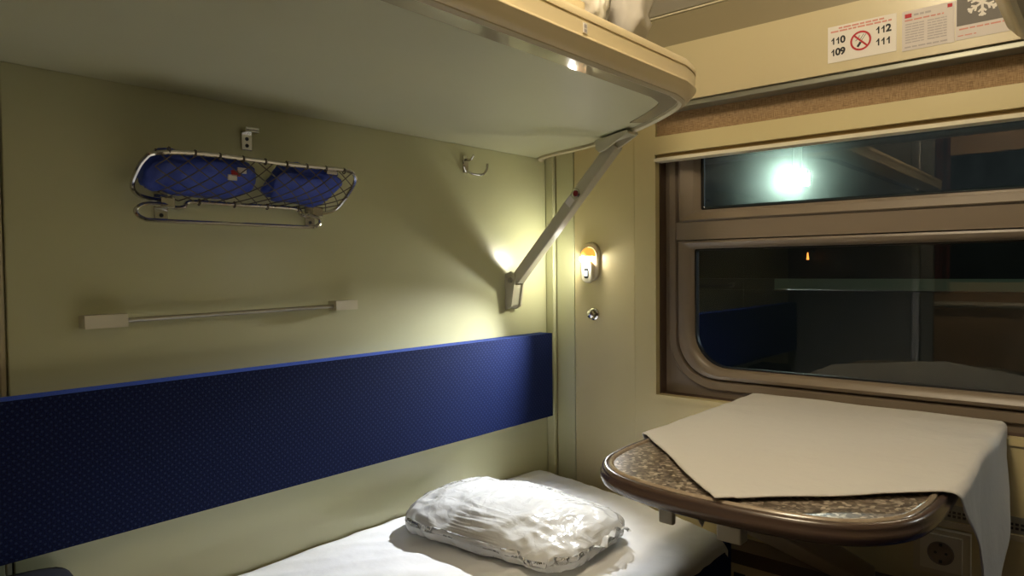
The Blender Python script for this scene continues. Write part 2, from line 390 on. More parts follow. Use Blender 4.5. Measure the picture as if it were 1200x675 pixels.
for y in (-.5, -1.2, -1.9): obj('rail_bracket', tube(bmesh.new(), [(-2.68, y, .93), (-2.739, y, .93)], .010, 8), M['cream'], t, smooth=True)
for i, y in enumerate((-.45, -1.58)):
    bm = bmesh.new()
    grid_surface(bm, lambda u, v: Vector((-2.722+.012*math.sin(u*40), y-.16+u*.32, 1.0+v*.85)), 60, 4)
    tag(obj('curtain', bm, M['curtain'], smooth=True), 'dark red pleated corridor curtain, %s of the corridor window' % ('left side' if i else 'right side'), 'curtain')
# carriage roof curve
prof = [(.06, 1.812), (0, 1.815), (-.05, 1.86), (-.14, 1.935), (-.28, 2.02), (-.5, 2.12), (-.8, 2.20), (-1.2, 2.24), (-2.0, 2.25)]
bm = bmesh.new()
loft(bm, [[(x, .05, z) for x, z in prof], [(x, YR-.05, z) for x, z in prof], [(x, YR-.05, z+.03) for x, z in prof], [(x, .05, z+.03) for x, z in prof]], closed=False)
struct('ceiling', bm, mat('grey ceiling laminate', (.46, .43, .38), .4, coat=.2, coat_rough=.3), smooth=True)
struct('trim_1', B((-.004, .0, 1.806), (.007, YR, 1.811)), M['cream'], bevel=.002)
# cornice above the window
tr = struct('trim_2', rbox((-.060, -.004, 1.566), (.007, YR+.004, 1.707), .004), M['cornice'], smooth=True)
obj('under_strip', B((-.052, -.005, 1.552), (.007, YR+.005, 1.5655)), M['metal_green'], tr, bevel=.002, label='grey aluminium strip under the ivory cornice')

# ------------------------------------------------------------ window
win = bpy.data.objects.new('window_1', None); C.objects.link(win); win.location = (.04, YR/2, .81); win['kind'] = 'structure'
win.matrix_world = Matrix.Translation((.04, YR/2, .81))
def ring(y0, zb, zt, rb, rt, x): return [(x, yy, zz) for yy, zz in rounded_rect(YR-y0, y0, zb, zt, rb, rt)]
def frame_part(name, rings, m, **k):
    bm = bmesh.new(); loft(bm, [ring(*r) for r in rings]); return obj(name, bm, m, win, smooth=True, autosmooth=30, **k)
frame_part('outer_frame', [(-.3765, .8115, 1.52, .002, .002, .060), (-.3765, .8115, 1.52, .002, .002, .040), (-.388, .829, 1.51, .13, .004, .040), (-.3895, .831, 1.508, .13, .004, .033), (-.392, .834, 1.505, .128, .004, .031), (-.408, .851, 1.50, .112, .004, .033), (-.412, .855, 1.50, .11, .004, .040), (-.414, .857, 1.50, .11, .004, .06)], M['frame'])
frame_part('lower_sash', [(-.4145, .8575, 1.2205, .11, .002, .055), (-.415, .858, 1.220, .11, .002, .035), (-.418, .861, 1.218, .107, .004, .030), (-.430, .868, 1.213, .103, .006, .028), (-.447, .879, 1.204, .097, .006, .033), (-.454, .885, 1.199, .093, .006, .040), (-.457, .887, 1.197, .092, .006, .048)], M['frame'])
frame_part('gasket', [(-.4565, .8865, 1.1975, .092, .006, .0475), (-.462, .891, 1.194, .09, .006, .0475), (-.463, .892, 1.193, .09, .006, .056)], M['rubber'])
obj('transom', rbox((.026, -.4142, 1.221), (.06, YR+.4142, 1.2675), .002), M['frame'], win, smooth=True)
frame_part('upper_sash', [(-.4145, 1.2685, 1.55, .002, .002, .055), (-.4145, 1.2685, 1.55, .002, .002, .038), (-.424, 1.2685, 1.55, .002, .002, .038), (-.425, 1.269, 1.55, .003, .002, .026), (-.4285, 1.273, 1.55, .003, .002, .020), (-.434, 1.277, 1.55, .004, .002, .022), (-.462, 1.290, 1.545, .004, .002, .028), (-.474, 1.297, 1.54, .006, .002, .040), (-.476, 1.299, 1.54, .006, .002, .046)], M['frame'])
frame_part('gasket', [(-.4755, 1.2985, 1.5405, .006, .002, .0455), (-.481, 1.302, 1.537, .008, .002, .0455), (-.482, 1.303, 1.536, .008, .002, .056)], M['rubber'])
def pane(name, y0, zb, zt, rb, x, m, label=None):
    bm = bmesh.new(); bm.faces.new([bm.verts.new(p) for p in ring(y0, zb, zt, rb, .004, x)])
    return obj(name, bm, m, win, label=label)
pane('pane', -.458, .888, 1.197, .09, .053, M['glass'])
pane('pane', -.477, 1.300, 1.54, .006, .052, M['glass_dusty'], 'dusty upper pane')
bm = bmesh.new(); box(bm, (.06, Y0, .80), (.13, Y0-.055, 1.5)); box(bm, (.06, Y1+.055, .80), (.13, Y1, 1.5)); box(bm, (.06, Y0, .80), (.13, Y1, .862)); box(bm, (.06, Y0-.05, 1.215), (.10, Y1+.05, 1.275))
obj('outer_casing', bm, M['frame_dark'], win)
# roller blind cassette
t = thing('roller_blind', 'ivory roller blind cassette drawn up across the top of the window', 'blind', (0, YR/2, 1.43))
ya, yb = Y0-.0015, Y1+.0015
obj('cassette', rbox((-.024, ya, 1.4465), (.030, yb, 1.492), .003), M['laminate_warm'], t, smooth=True)
obj('blind_cloth', B((-.012, ya-.004, 1.4365), (.006, yb+.004, 1.4465)), M['ochre'], t, label='ochre blind cloth showing below the cassette')
obj('bottom_bar', rbox((-.022, ya, 1.428), (.016, yb, 1.4365), .003), M['cream'], t, smooth=True)

# ------------------------------------------------------------ outside the window
struct('ground', B((.6, -14, -1.3), (30, 20, -1.2)), M['platform'])
t = thing('platform_lamp', 'bright white lamp outside, seen through the dusty upper pane', 'lamp', (10.3, 2.72, 4.99))
obj('pole', tube(bmesh.new(), [(10.3, 2.72, 4.999), (10.3, 2.72, 2.60)], .07, 10), M['steel'], t)
obj('arm', tube(bmesh.new(), [(10.3, 2.72, 2.60), (10.10, 2.69, 2.60)], .035, 8), M['steel'], t)
obj('housing', rbox((9.99, 2.48, 2.45), (10.12, 2.89, 2.72), .02), M['steel'], t)
obj('lamp_face', B((9.965, 2.50, 2.475), (9.989, 2.87, 2.665)), M['floodlight'], t)
t = thing('canopy', 'dim platform canopy outside, seen through the upper pane', 'canopy', (12, 4, -1.2))
obj('roof_slab', B((9.4, -10, 5.0), (16, 18, 5.2)), M['platform'], t)
for y in (-6, -1, 9, 14): obj('column', rbox((12.8, y-.2, -1.2), (13.2, y+.2, 5.0), .03), M['platform'], t)
t = thing('carriage', 'dim neighbouring carriage outside, with a pale stripe, behind the lower pane', 'train', (5.6, 3, -1.2))
obj('body_side', B((5.0, -9, -.9), (7.9, 3.7, .92)), M['carriage'], t)
obj('side_panel', B((4.99, 1.151, .921), (5.3, 3.7, 1.0295)), M['carriage'], t)
obj('stripe', B((4.985, -9, .93), (5.3, 1.15, 1.03)), M['stripe'], t, label='pale stripe along the carriage')
obj('window_band', B((5.03, -9, 1.03), (5.3, 3.7, 1.72)), M['black'], t)
obj('upper_band', B((4.99, -9, 1.60), (5.3, 3.7, 1.745)), M['carriage_green'], t)
obj('roof', B((5.4, -9, 1.72), (7.0, 3.7, 1.80)), M['carriage'], t)
t = thing('orange_streak', 'small orange glow tube added outside for the orange streak in the top of the lower pane', 'lamp', (4.85, .80, 1.205))  # glowing tube added to stand in for a mirrored orange streak
obj('bracket', tube(bmesh.new(), [(4.86, .80, 1.265), (4.95, .80, 1.28), (5.035, .80, 1.28)], .008, 8), M['black'], t)
obj('glow_tube', tube(bmesh.new(), [(4.85, .80, 1.205), (4.85, .80, 1.27)], lambda f: .012-.007*f, 8), M['streak_glow'], t)

bm = bmesh.new(); bmesh.ops.create_icosphere(bm, subdivisions=4, radius=1.4)
hz = obj('lamp_halo', bm, M['glass']); hz.location = (9.62, 2.57, 2.50)  # scattering ball added to give the outside lamp its halo
hz['kind'] = 'stuff'; hz['label'] = 'thin night haze volume added for the glow around the bright lamp outside'; hz['category'] = 'halo'
hm = bpy.data.materials.new('night haze'); hm.use_nodes = True; hm.node_tree.nodes.clear()
_o = hm.node_tree.nodes.new('ShaderNodeOutputMaterial'); _v = hm.node_tree.nodes.new('ShaderNodeVolumeScatter')
_v.inputs['Density'].default_value = .028; _v.inputs['Anisotropy'].default_value = 0; _v.inputs['Color'].default_value = (.8, 1, .88, 1)
_t = hm.node_tree.nodes.new('ShaderNodeTexCoord'); _m = hm.node_tree.nodes.new('ShaderNodeMapping'); _m.inputs['Scale'].default_value = (.72, .72, .72)
_g = hm.node_tree.nodes.new('ShaderNodeTexGradient'); _g.gradient_type = 'SPHERICAL'
hm.node_tree.links.new(_t.outputs['Object'], _m.inputs[0]); hm.node_tree.links.new(_m.outputs[0], _g.inputs[0])
hm.node_tree.links.new(math_node(hm.node_tree, 'MULTIPLY', math_node(hm.node_tree, 'POWER', _g.outputs['Fac'], 2.0), .17), _v.inputs['Density'])
hm.node_tree.links.new(_v.outputs[0], _o.inputs['Volume']); hz.data.materials.clear(); hz.data.materials.append(hm)

# ------------------------------------------------------------ upper bunks
def mir(p, s):   # s = 1: left side, s = -1: mirrored about the middle of the compartment
    return Vector((p[0], p[1] if s == 1 else YR-p[1], p[2]))
end_curve = smooth_path([(-.02, 0, 0), (-.055, -.03, 0), (-.085, -.11, 0), (-.125, -.25, 0), (-.19, -.385, 0), (-.262, -.50, 0), (-.342, -.60, 0), (-.402, -.655, 0), (-.475, -.675, 0)], 6)
def bunk_outline(off):
    """plan outline of the bunk, grown by off"""
    P = [(p.x, p.y) for p in end_curve] + [(-.8, -.675), (-1.2, -.675), (-1.93, -.675)]
    out = []
    for i, p in enumerate(P):
        a = P[max(i-1, 0)]; b_ = P[min(i+1, len(P)-1)]
        tx, ty = b_[0]-a[0], b_[1]-a[1]; L = math.hypot(tx, ty)
        nx, ny = -ty/L, tx/L
        out.append((p[0]+nx*off, p[1]+ny*off))
    out[0] = (P[0][0]+off*.6, -.002); out[-1] = (-1.93, -.675-off)
    return out
def upper_bunk(s, label):
    t = thing('upper_bunk', label, 'bunk', mir((-1, -.34, 1.474), s), 'fold-down upper bunks')
    O = bunk_outline
    def lp(off, z): return [mir((x, y, z), s) for x, y in O(off)]
    bm = bmesh.new(); L0 = lp(-.014, 1.476); L1 = lp(-.014, 1.50)
    bk = [mir((-1.93, -.002, 1.476), s)]; bk1 = [mir((-1.93, -.002, 1.50), s)]
    loft(bm, [L0+bk, L1+bk1], cap0=True, cap1=True)
    obj('board', bm, M['bunk_under'], t)
    # glossy border let into the underside, along front and round the corner
    bm = bmesh.new(); a = O(-.012); b_ = O(-.048); n = len(a); st = 30
    lo = [[mir((x, y, 1.4754), s) for x, y in a[st:]], [mir((x, y, 1.4733), s) for x, y in b_[st:]], [mir((x, y, 1.476), s) for x, y in b_[st:]]]
    loft(bm, lo, closed=False); obj('border_strip', bm, M['bunk_gloss'], t, label='glossy border strip under the front edge')
    # lip along the end
    bm = bmesh.new(); pr = [(-.012, 1.476), (-.011, 1.470), (-.004, 1.467), (.003, 1.470), (.004, 1.478), (.004, 1.5)]
    loft(bm, [lp(*q) for q in pr], closed=False); obj('lip', bm, M['ivory'], t, smooth=True)
    # moulded rim
    bm = bmesh.new()
    pr = [(-.012, 1.4745), (-.009, 1.4720), (.0, 1.4712), (.005, 1.4722), (.0095, 1.4745), (.013, 1.478), (.0160, 1.482), (.0190, 1.486), (.0220, 1.489), (.0240, 1.4915), (.0240, 1.4935), (.0215, 1.4955), (.0215, 1.505), (.0225, 1.514), (.0225, 1.5165), (.0205, 1.517), (.0205, 1.5195), (.0235, 1.520), (.024, 1.528), (.022, 1.533), (.016, 1.536), (-.004, 1.536), (-.012, 1.532), (-.014, 1.50)]
    def lf(off, z):
        # the rim is full height along the front and runs out round the corner
        P = O(off); n = len(P); res = []
        for i, (x, y) in enumerate(P):
            res.append(mir((x, y, z), s))
        return res[26:]
    loft(bm, [lf(*q) for q in pr], closed=False)
    obj('rim', bm, M['bunk_plastic'], t, smooth=True, autosmooth=28)
    bm = bmesh.new(); pr2 = [(.004, 1.4705), (.008, 1.476), (.010, 1.50), (.012, 1.530), (.008, 1.535), (-.012, 1.533), (-.014, 1.5)]
    loft(bm, [lp(*q)[:28] for q in pr2], closed=False); obj('end_rim', bm, M['bunk_plastic'], t, smooth=True)
    return t
upper_bunk(1, 'large ivory upper bunk on the left, its beige underside facing down over the seat')
ob = upper_bunk(-1, 'opposite upper bunk, only its dark grey-green corner in the top right of the photo')
ob.location.x += .055; ob.location.y -= .004

def strut(s, label):
    t = thing('bunk_strut', label, 'strut', mir((-.17, 0, 1.04), s), 'folding struts under the upper bunks')
    X = -.174
    A = Vector((X, -.028, 1.118)); D = Vector((X, -.355, 1.458)); d = (D-A).normalized(); nrm = Vector((0, d.z, -d.y))*1  # points towards the room side below
    nrm = Vector((0, -d.z, d.y)); hw = .0145; dp = .030
    def bar(bm, a, b_, w, q0, q1):
        pts = []
        for c in (a, b_):
            pts.append([mir(c+Vector((sx*w, 0, 0))+nrm*q, s) for sx, q in ((-1, q0), (1, q0), (1, q1), (-1, q1))])
        loft(bm, pts, cap0=True, cap1=True); return bm
    obj('arm', bar(bmesh.new(), A, D, hw, -.016, .016), M['strut'], t, bevel=.003)
    # wall bracket
    bm = bmesh.new(); poly = [(-.001, 1.135), (-.022, 1.143), (-.036, 1.134), (-.036, 1.112), (-.024, 1.045), (-.010, 1.036), (-.001, 1.036)]
    prism(bm, poly, lambda p: mir((X-.022, p[0], p[1]), s), lambda p: mir((X-.016, p[0], p[1]), s))
    prism(bm, poly, lambda p: mir((X+.016, p[0], p[1]), s), lambda p: mir((X+.022, p[0], p[1]), s))
    loft(bm, [[mir((X-.016, y, z), s), mir((X+.016, y, z), s)] for y, z in ((-.030, 1.105), (-.020, 1.048), (-.010, 1.038), (-.002, 1.038))], closed=False)
    obj('wall_bracket', bm, M['strut'], t)
    obj('pivot', lathe(bmesh.new(), [(0, -.027), (.007, -.027), (.008, -.022), (.008, .026), (0, .026)], mir((X, -.022, 1.118), s), (1, 0, 0), 14), M['steel'], t, smooth=True)
    # plate fixed under the bunk
    bm = bmesh.new(); poly = [(-.305, 1.470), (-.307, 1.448), (-.322, 1.438), (-.345, 1.439), (-.43, 1.460), (-.442, 1.464), (-.440, 1.470)]
    prism(bm, poly, lambda p: mir((X-.024+(p[0]+.315)*.50, p[0], p[1]), s), lambda p: mir((X-.017+(p[0]+.315)*.50, p[0], p[1]), s))
    prism(bm, poly, lambda p: mir((X+.017+(p[0]+.315)*.50, p[0], p[1]), s), lambda p: mir((X+.024+(p[0]+.315)*.50, p[0], p[1]), s))
    prism(bm, [(-.315, 1.462), (-.315, 1.470), (-.438, 1.470), (-.438, 1.4625)], lambda p: mir((X-.016+(p[0]+.315)*.50, p[0], p[1]), s), lambda p: mir((X+.016+(p[0]+.315)*.50, p[0], p[1]), s))
    obj('bunk_plate', bm, M['strut'], t, bevel=.001)
    obj('pivot', lathe(bmesh.new(), [(0, -.029), (.008, -.029), (.010, -.024), (.010, .026), (0, .026)], mir((X, -.338, 1.458), s), (1, 0, 0), 14), M['steel'], t, smooth=True)
    P = A+(D-A)*.66-nrm*.000
    c = mir(P+Vector((-hw, 0, 0)), s)
    obj('release_button', lathe(bmesh.new(), [(0, .006), (.006, .006), (.008, .003), (.008, 0), (0, 0)], c, (-1, 0, 0), 16), M['red'], t, smooth=True, label='dark red release button')
    obj('button_ring', lathe(bmesh.new(), [(.0085, .0), (.0085, .004), (.0115, .003), (.0125, 0)], c, (-1, 0, 0), 16), M['chrome'], t, smooth=True)
    Q = A+(D-A)*.60
    bm = bmesh.new()
    loft(bm, [[mir(Q+d*a+nrm*b_+Vector((-hw-.0006, 0, 0)), s) for a, b_ in ((-.012, -.012), (.012, -.012), (.012, .008), (-.012, .008))]]*1+[[mir(Q+d*a+nrm*b_+Vector((-hw+.0002, 0, 0)), s) for a, b_ in ((-.012, -.012), (.012, -.012), (.012, .008), (-.012, .008))]], cap0=True)
    st_ = obj('sticker', bm, M['paper'], t, label='small white sticker below the red button')
    return t
strut(1, 'beige steel folding strut from the wall up to the upper bunk, with red button')
strut(-1, 'second folding strut, under the opposite upper bunk near the window')

# ------------------------------------------------------------ things on the upper bunk
def blob(name, c, r, m, amp=.02, fr=9, sub=4, flat=.5, seed=0, parent=None, label=None):
    bm = bmesh.new(); bmesh.ops.create_icosphere(bm, subdivisions=sub, radius=1)
    for v in bm.verts:
        p = v.co.copy()
        q = Vector([math.copysign(abs(k)**flat, k) for k in p])
        n = 1-abs(noise.noise(p*fr*.35+Vector((seed, 0, 0))))
        q = Vector((q.x*r[0], q.y*r[1], q.z*r[2])) + p*(noise.noise(p*2.1+Vector((seed, 3, 0)))*amp + (n-.8)*amp*.8)
        v.co = q+Vector(c)
    return obj(name, bm, m, parent, smooth=True, autosmooth=None, label=label)
t = thing('upper_mattress', 'thin mattress lying on the left upper bunk, hidden behind its rim', 'mattress', (-1, -.33, 1.50))
obj('mattress_body', rbox((-1.9, -.62, 1.501), (-.42, -.03, 1.55), .015), M['navy'], t, smooth=True)
tag(blob('pillow', (-.478, -.45, 1.675), (.068, .17, .115), M['pillow'], .02, seed=4, flat=.6), 'greyish white pillow standing at the end of the upper bunk', 'pillow')
tag(blob('plastic_bag', (-.646, -.575, 1.645), (.022, .065, .085), M['bag'], .012, 14, seed=2, flat=.7), 'crumpled white plastic bag on the upper bunk rim', 'bag')
tag(blob('plastic_bag', (-.588, -.535, 1.635), (.022, .07, .075), M['bag_grey'], .012, 14, seed=8, flat=.7), 'grey plastic bag squeezed between the white bag and the pillow', 'bag')
t = thing('folded_towel', 'folded cream yellow towel on the upper bunk beside the white bag', 'towel', (-.76, -.56, 1.55))
for k in range(4):
    obj('fold', rbox((-.86+.008*k, -.63+.004*k, 1.553+k*.021), (-.685-.003*k, -.40, 1.573+k*.021), .009, wob=.004, cuts=5), M['cream_cloth'], t, smooth=True)

# ------------------------------------------------------------ lower bunk
def lower_bunk(s, label):
    t = thing('lower_bunk', label, 'bunk', mir((-1, -.33, 0), s), 'lower bunks')
    a, b_ = mir((-1.93, -.60, .0), s), mir((-.10, -.002, .418), s)
    obj('base', box(bmesh.new(), a, b_), M['ivory'], t, bevel=.004)
    bm = rbox(mir((-1.93, -.652, .42), s), mir((-.175 if s == 1 else -.15, -.004, .538), s), .028, 5)
    obj('seat_cushion', bm, M['navy'], t, smooth=True)
    return t
lower_bunk(1, 'navy upholstered lower bunk under the white sheet')
lower_bunk(-1, 'opposite navy lower bunk below the camera')
def backrest(s, label):
    bm = rbox(mir((-1.93, -.050, .716), s), mir((-.045, -.003, .960), s), .014, 5)
    o = obj('backrest_cushion', bm, M['navy'], smooth=True)
    return tag(o, label, 'cushion', 'long padded backrests')
backrest(1, 'long navy dotted backrest cushion fixed along the left wall')
backrest(-1, 'opposite navy backrest cushion on the wall behind the camera')
# sheet with mattress pad beneath
def sheet(u, v):
    # u along the bunk, v across from the wall to the front
    yy = -.006-v*.662
    xe = -.055-.15*min(1, v*.662/.65)**1.3
    drop = 0; yf = -.645
    y = yy
    if yy < yf:
        d = yf-yy; y = yf-.012*min(1, d/.02)-.1*0; drop = d*1.0
    x = -1.93+(xe+1.93)*u
    z = .558+.004*noise.noise(Vector((x*5, y*5, 0)))+.0035*noise.noise(Vector((x*14+y*9, y*26, 2)))
    z += .0022*(1-abs(noise.noise(Vector((x*10+y*16, (x-y)*4, 7)))*2))
    ed = (1-u)*1.9
    if ed < .022: z -= .016*(1-ed/.022)**2
    if v < .02: z -= .004
    if yy < yf+.02 and yy >= yf: z -= .006*((yf+.02-yy)/.02)**2
    if yy < yf: z -= .006+drop*(.55+.25*noise.noise(Vector((x*5, 0, 3)))); y -= .003*noise.noise(Vector((x*30, z*30, 1)))
    return Vector((x, y, z))
bm = bmesh.new(); V = grid_surface(bm, sheet, 240, 90)
edge = [e for e in bm.edges if e.is_boundary]
r_ = bmesh.ops.extrude_edge_only(bm, edges=edge)
for v in [g for g in r_['geom'] if isinstance(g, bmesh.types.BMVert)]: v.co.z -= .016; v.co.y = min(v.co.y, -.003)
tag(obj('bed_sheet', bm, M['linen'], smooth=True, autosmooth=60), 'white bed sheet spread over the lower bunk', 'sheet')
tag(blob('folded_blanket', (-1.44, -.082, .63), (.145, .072, .062), M['navy_plain'], .006, seed=5, flat=.35), 'rolled dark navy blanket against the wall in the bottom left corner', 'blanket')

# ------------------------------------------------------------ linen package
def package():
    ang = math.radians(-86); c = Vector((-.505, -.290, .562))
    ex = Vector((math.cos(ang), math.sin(ang), 0)); ey = Vector((-ex.y, ex.x, 0))
    L, W_, H = .222, .150, .078
    t = thing('linen_package', 'bundle of white bed linen wrapped in crinkled clear film, lying on the white sheet', 'package', c)
    def shape(bm, g, amp, fr, seed, sub):
        bmesh.ops.create_icosphere(bm, subdivisions=sub, radius=1)
        for v in bm.verts:
            p = v.co.copy(); q = Vector([math.copysign(abs(k)**.42, k) for k in p]); m_ = max(abs(k) for k in q)
            u, w_, h = q.x*L*g, q.y*W_*g, q.z*.5+.5
            taper = 1-.30*max(0, q.x*1.0)**2-.10*max(0, -q.x)**3-.30*max(0, -q.y)**2
            edge_t = 1-.22*abs(q.y)**3
            hh = H*g*h*(taper*edge_t if h > .5 else 1)
            pos = c+ex*u+ey*w_+Vector((0, 0, hh))
            n = noise.noise(pos*fr+Vector((seed, 0, 0))); rdg = (1-abs(noise.noise(pos*fr*1.7+Vector((0, seed, 0))))*2.2)
            rd2 = (1-abs(noise.noise(pos*fr*3.9+Vector((0, 0, seed))))*2.4)
            k = 1 if h > .15 else .3
            d = p.normalized(); dd = (ex*d.x+ey*d.y+Vector((0, 0, d.z)))
            pos += dd*(n*amp*1.2+rdg*amp*.6+rd2*amp*.35)*k
            pos.z = max(pos.z, c.z+.001)
            v.co = pos
        return bm
    obj('linen', shape(bmesh.new(), .94, .005, 7, 3, 5), M['linen'], t, smooth=True, autosmooth=None)
    obj('film_wrap', shape(bmesh.new(), 1.03, .0095, 9, 11, 6), M['film'], t, smooth=True, autosmooth=None, label='crinkled clear plastic film around the linen')
    # gathered film ears at both ends
    for e, off, n in ((1, .085, 9),):
        bm = bmesh.new()
        def fl(u, v):
            a = (u-.5)*2
            fl_ = 1-.35*v
            p = c+ex*e*(L*(.92)+v*.045)+ey*(a*W_*.62*fl_+off*.3)+Vector((0, 0, .034+.022*v*(1-abs(a)) + .005*math.sin(u*23+v*2)*v+.005*noise.noise(Vector((u*9, v*4, e)))))
            p += Vector((.004*math.sin(u*31), .004*math.cos(u*27), 0))
            return p
        grid_surface(bm, fl, 50, 8)
        obj('film_end', bm, M['film'], t, smooth=True, autosmooth=None)
    # printed hatch lines on the film
    bm = bmesh.new()
    return t
package()

# ------------------------------------------------------------ small things on the left wall
t = thing('towel_rail', 'thin grey towel rail with two cream end blocks, above the navy backrest', 'rail', (-.98, 0, 1.07))
obj('bar', tube(bmesh.new(), [(-1.215, -.018, 1.068), (-.755, -.018, 1.073)], .0042, 10), M['steel'], t, smooth=True)
obj('end_block', rbox((-1.262, -.030, 1.058), (-1.196, -.001, 1.080), .004), M['cream'], t, smooth=True)
obj('end_block', rbox((-.778, -.030, 1.064), (-.722, -.001, 1.084), .004), M['cream'], t, smooth=True)

t = thing('wall_hook', 'small steel bracket with a folded tab, above the net rack', 'hook', (-.955, 0, 1.39))
bm = bmesh.new(); box(bm, (-.972, -.004, 1.388), (-.950, -.0005, 1.425)); box(bm, (-.972, -.022, 1.421), (-.944, -.004, 1.425)); box(bm, (-.972, -.022, 1.425), (-.944, -.019, 1.431))
obj('plate', bm, M['chrome'], t, bevel=.001)
for z in (1.397, 1.410): obj('screw', lathe(bmesh.new(), [(0, .002), (.003, .002), (.004, 0), (0, 0)], (-.961, -.004, z), (0, -1, 0), 10), M['black'], t)

t = thing('coat_hook', 'chrome double coat hook on the wall beneath the bunk edge', 'hook', (-.350, 0, 1.40))
bm = bmesh.new(); box(bm, (-.360, -.006, 1.402), (-.342, -.0005, 1.448))
obj('plate', bm, M['chrome'], t, bevel=.002)
for sx in (-1, 1):
    obj('prong', tube(bmesh.new(), smooth_path([(-.351+sx*.004, -.006, 1.408), (-.351+sx*.012, -.020, 1.400), (-.351+sx*.030, -.036, 1.399), (-.351+sx*.042, -.040, 1.412), (-.351+sx*.045, -.040, 1.428)], 5), .0032, 8), M['chrome'], t, smooth=True)
obj('prong', tube(bmesh.new(), smooth_path([(-.351, -.006, 1.438), (-.351, -.022, 1.436), (-.351, -.034, 1.446)], 5), .0032, 8), M['chrome'], t, smooth=True)

# net rack
YA, YB = -.115, -.022
rim = smooth_path([(-1.176, YA, 1.345), (-1.10, YA, 1.352), (-.95, YA, 1.351), (-.83, YA, 1.353), (-.790, YA+.005, 1.350), (-.772, -.095, 1.336), (-.765, -.06, 1.312), (-.768, -.03, 1.288), (-.785, YB, 1.276), (-.81, YB, 1.271), (-.835, YB, 1.2655), (-.855, YB-.001, 1.266), (-.872, YB, 1.278), (-1.0, YB, 1.278), (-1.08, YB, 1.278), (-1.095, YB, 1.268), (-1.112, YB, 1.266), (-1.13, YB, 1.276), (-1.155, YB, 1.279), (-1.178, -.035, 1.283), (-1.196, -.06, 1.294), (-1.198, -.085, 1.315), (-1.192, -.105, 1.335)], 6, closed=True)
t = thing('net_rack', 'chrome wire rack with a brown cord net, mounted on the left wall', 'rack', (-.98, 0, 1.26))
obj('wire_frame', tube(bmesh.new(), rim, .0042, 8, closed=True), M['chrome'], t, smooth=True)
rail = smooth_path([(-1.125, -.030, 1.269), (-1.160, -.036, 1.269), (-1.180, -.042, 1.262), (-1.186, -.046, 1.252), (-1.176, -.050, 1.242), (-1.150, -.052, 1.239), (-1.0, -.052, 1.239), (-.865, -.052, 1.239), (-.842, -.050, 1.240), (-.826, -.046, 1.249), (-.827, -.042, 1.259), (-.845, -.034, 1.266)], 6)
obj('towel_bar', tube(bmesh.new(), rail, .0038, 8), M['chrome'], t, smooth=True)
for x in (-1.127, -.822):
    bm = bmesh.new(); box(bm, (x-.012, -.004, 1.244), (x+.012, -.0005, 1.290)); box(bm, (x-.012, -.030, 1.264), (x+.012, -.004, 1.268)); box(bm, (x-.012, -.034, 1.264), (x+.012, -.030, 1.284))
    k = obj('clamp', bm, M['chrome'], t, bevel=.001)
    obj('screw', lathe(bmesh.new(), [(0, .002), (.003, .002), (.004, 0), (0, 0)], (x, -.004, 1.252), (0, -1, 0), 10), M['black'], k)
def net_pt(u, v):
    # u along x 0..1, v from bottom (wall) 0 to top rim 1, sagging outward
    xl = -1.135-.045*v-.010*math.sin(v*PI); xr = -.795+.003*v+.010*math.sin(v*PI)
    bz = 1.278+(1.351-1.278)*v; by = YB+(YA-YB)*v
    sag = math.sin(v*PI)
    return Vector((xl+(xr-xl)*u, by-.030*sag*(.5+.5*math.sin(u*PI)), bz-.012*sag))
nn = 11
for i in range(-4, nn+1):
    for dr in (1, -1):
        a0, a1 = i/nn, (i+4.0)/nn
        us = []
        for k in range(13):
            v = k/12; u = a0+(a1-a0)*v if dr == 1 else 1-(a0+(a1-a0)*v)
            if -.001 <= u <= 1.001: us.append(net_pt(u, v)+Vector((0, -.0008*dr, 0)))
        if len(us) > 2: obj('net_cord', tube(bmesh.new(), us, .0011, 5), M['cord'], t)
for k in range(9):
    p = net_pt((k+.5)/9, 1)
    obj('cord_loop', tube(bmesh.new(), [p+Vector((.0, .0055*math.cos(a), .0055*math.sin(a))) for a in [j*PI/4 for j in range(8)]], .0014, 5, closed=True), M['cord'], t)
for k in range(4):
    p = net_pt((k+1.0)/5, 0)
    obj('cord_loop', tube(bmesh.new(), [p+Vector((.0, .0055*math.cos(a), .0055*math.sin(a))) for a in [j*PI/4 for j in range(8)]], .0014, 5, closed=True), M['cord'], t)
for seed, cx, lab, hw in ((1, -1.083, 'left royal blue cloth bundle in the net rack, with a red and white badge', .100), (6, -.875, 'right royal blue cloth bundle in the net rack, with a small white label', .077)):
    t = thing('cloth_bundle', lab, 'bundle', (cx, -.05, 1.30), 'blue bundles in the net rack')
    b_ = blob('cloth', (0, 0, 0), (hw, .030, .034), M['blue_bag'], .010, 12, 4, .62, seed)
    for v in b_.data.vertices:   # lean the bundle against the sloping net
        x, y, z = v.co; z2 = z+x*(-.02); v.co = (x+cx, -.062-z2*.95+y*.7, 1.322+z2+y*.25)
    b_.parent = t; b_.matrix_parent_inverse = t.matrix_world.inverted()
    if seed == 1:
        for k, (dx, dz, m_) in enumerate(((.0, .0, 'redink'), (.012, .006, 'paper'), (-.006, -.008, 'paper'))):
            obj('badge', rbox((cx+.034+dx, -.1115, 1.320+dz), (cx+.050+dx, -.108, 1.330+dz), .001), M[m_], t)
    else:
        obj('badge', rbox((cx+.022, -.117, 1.342), (cx+.044, -.113, 1.348), .001), M['paper'], t)

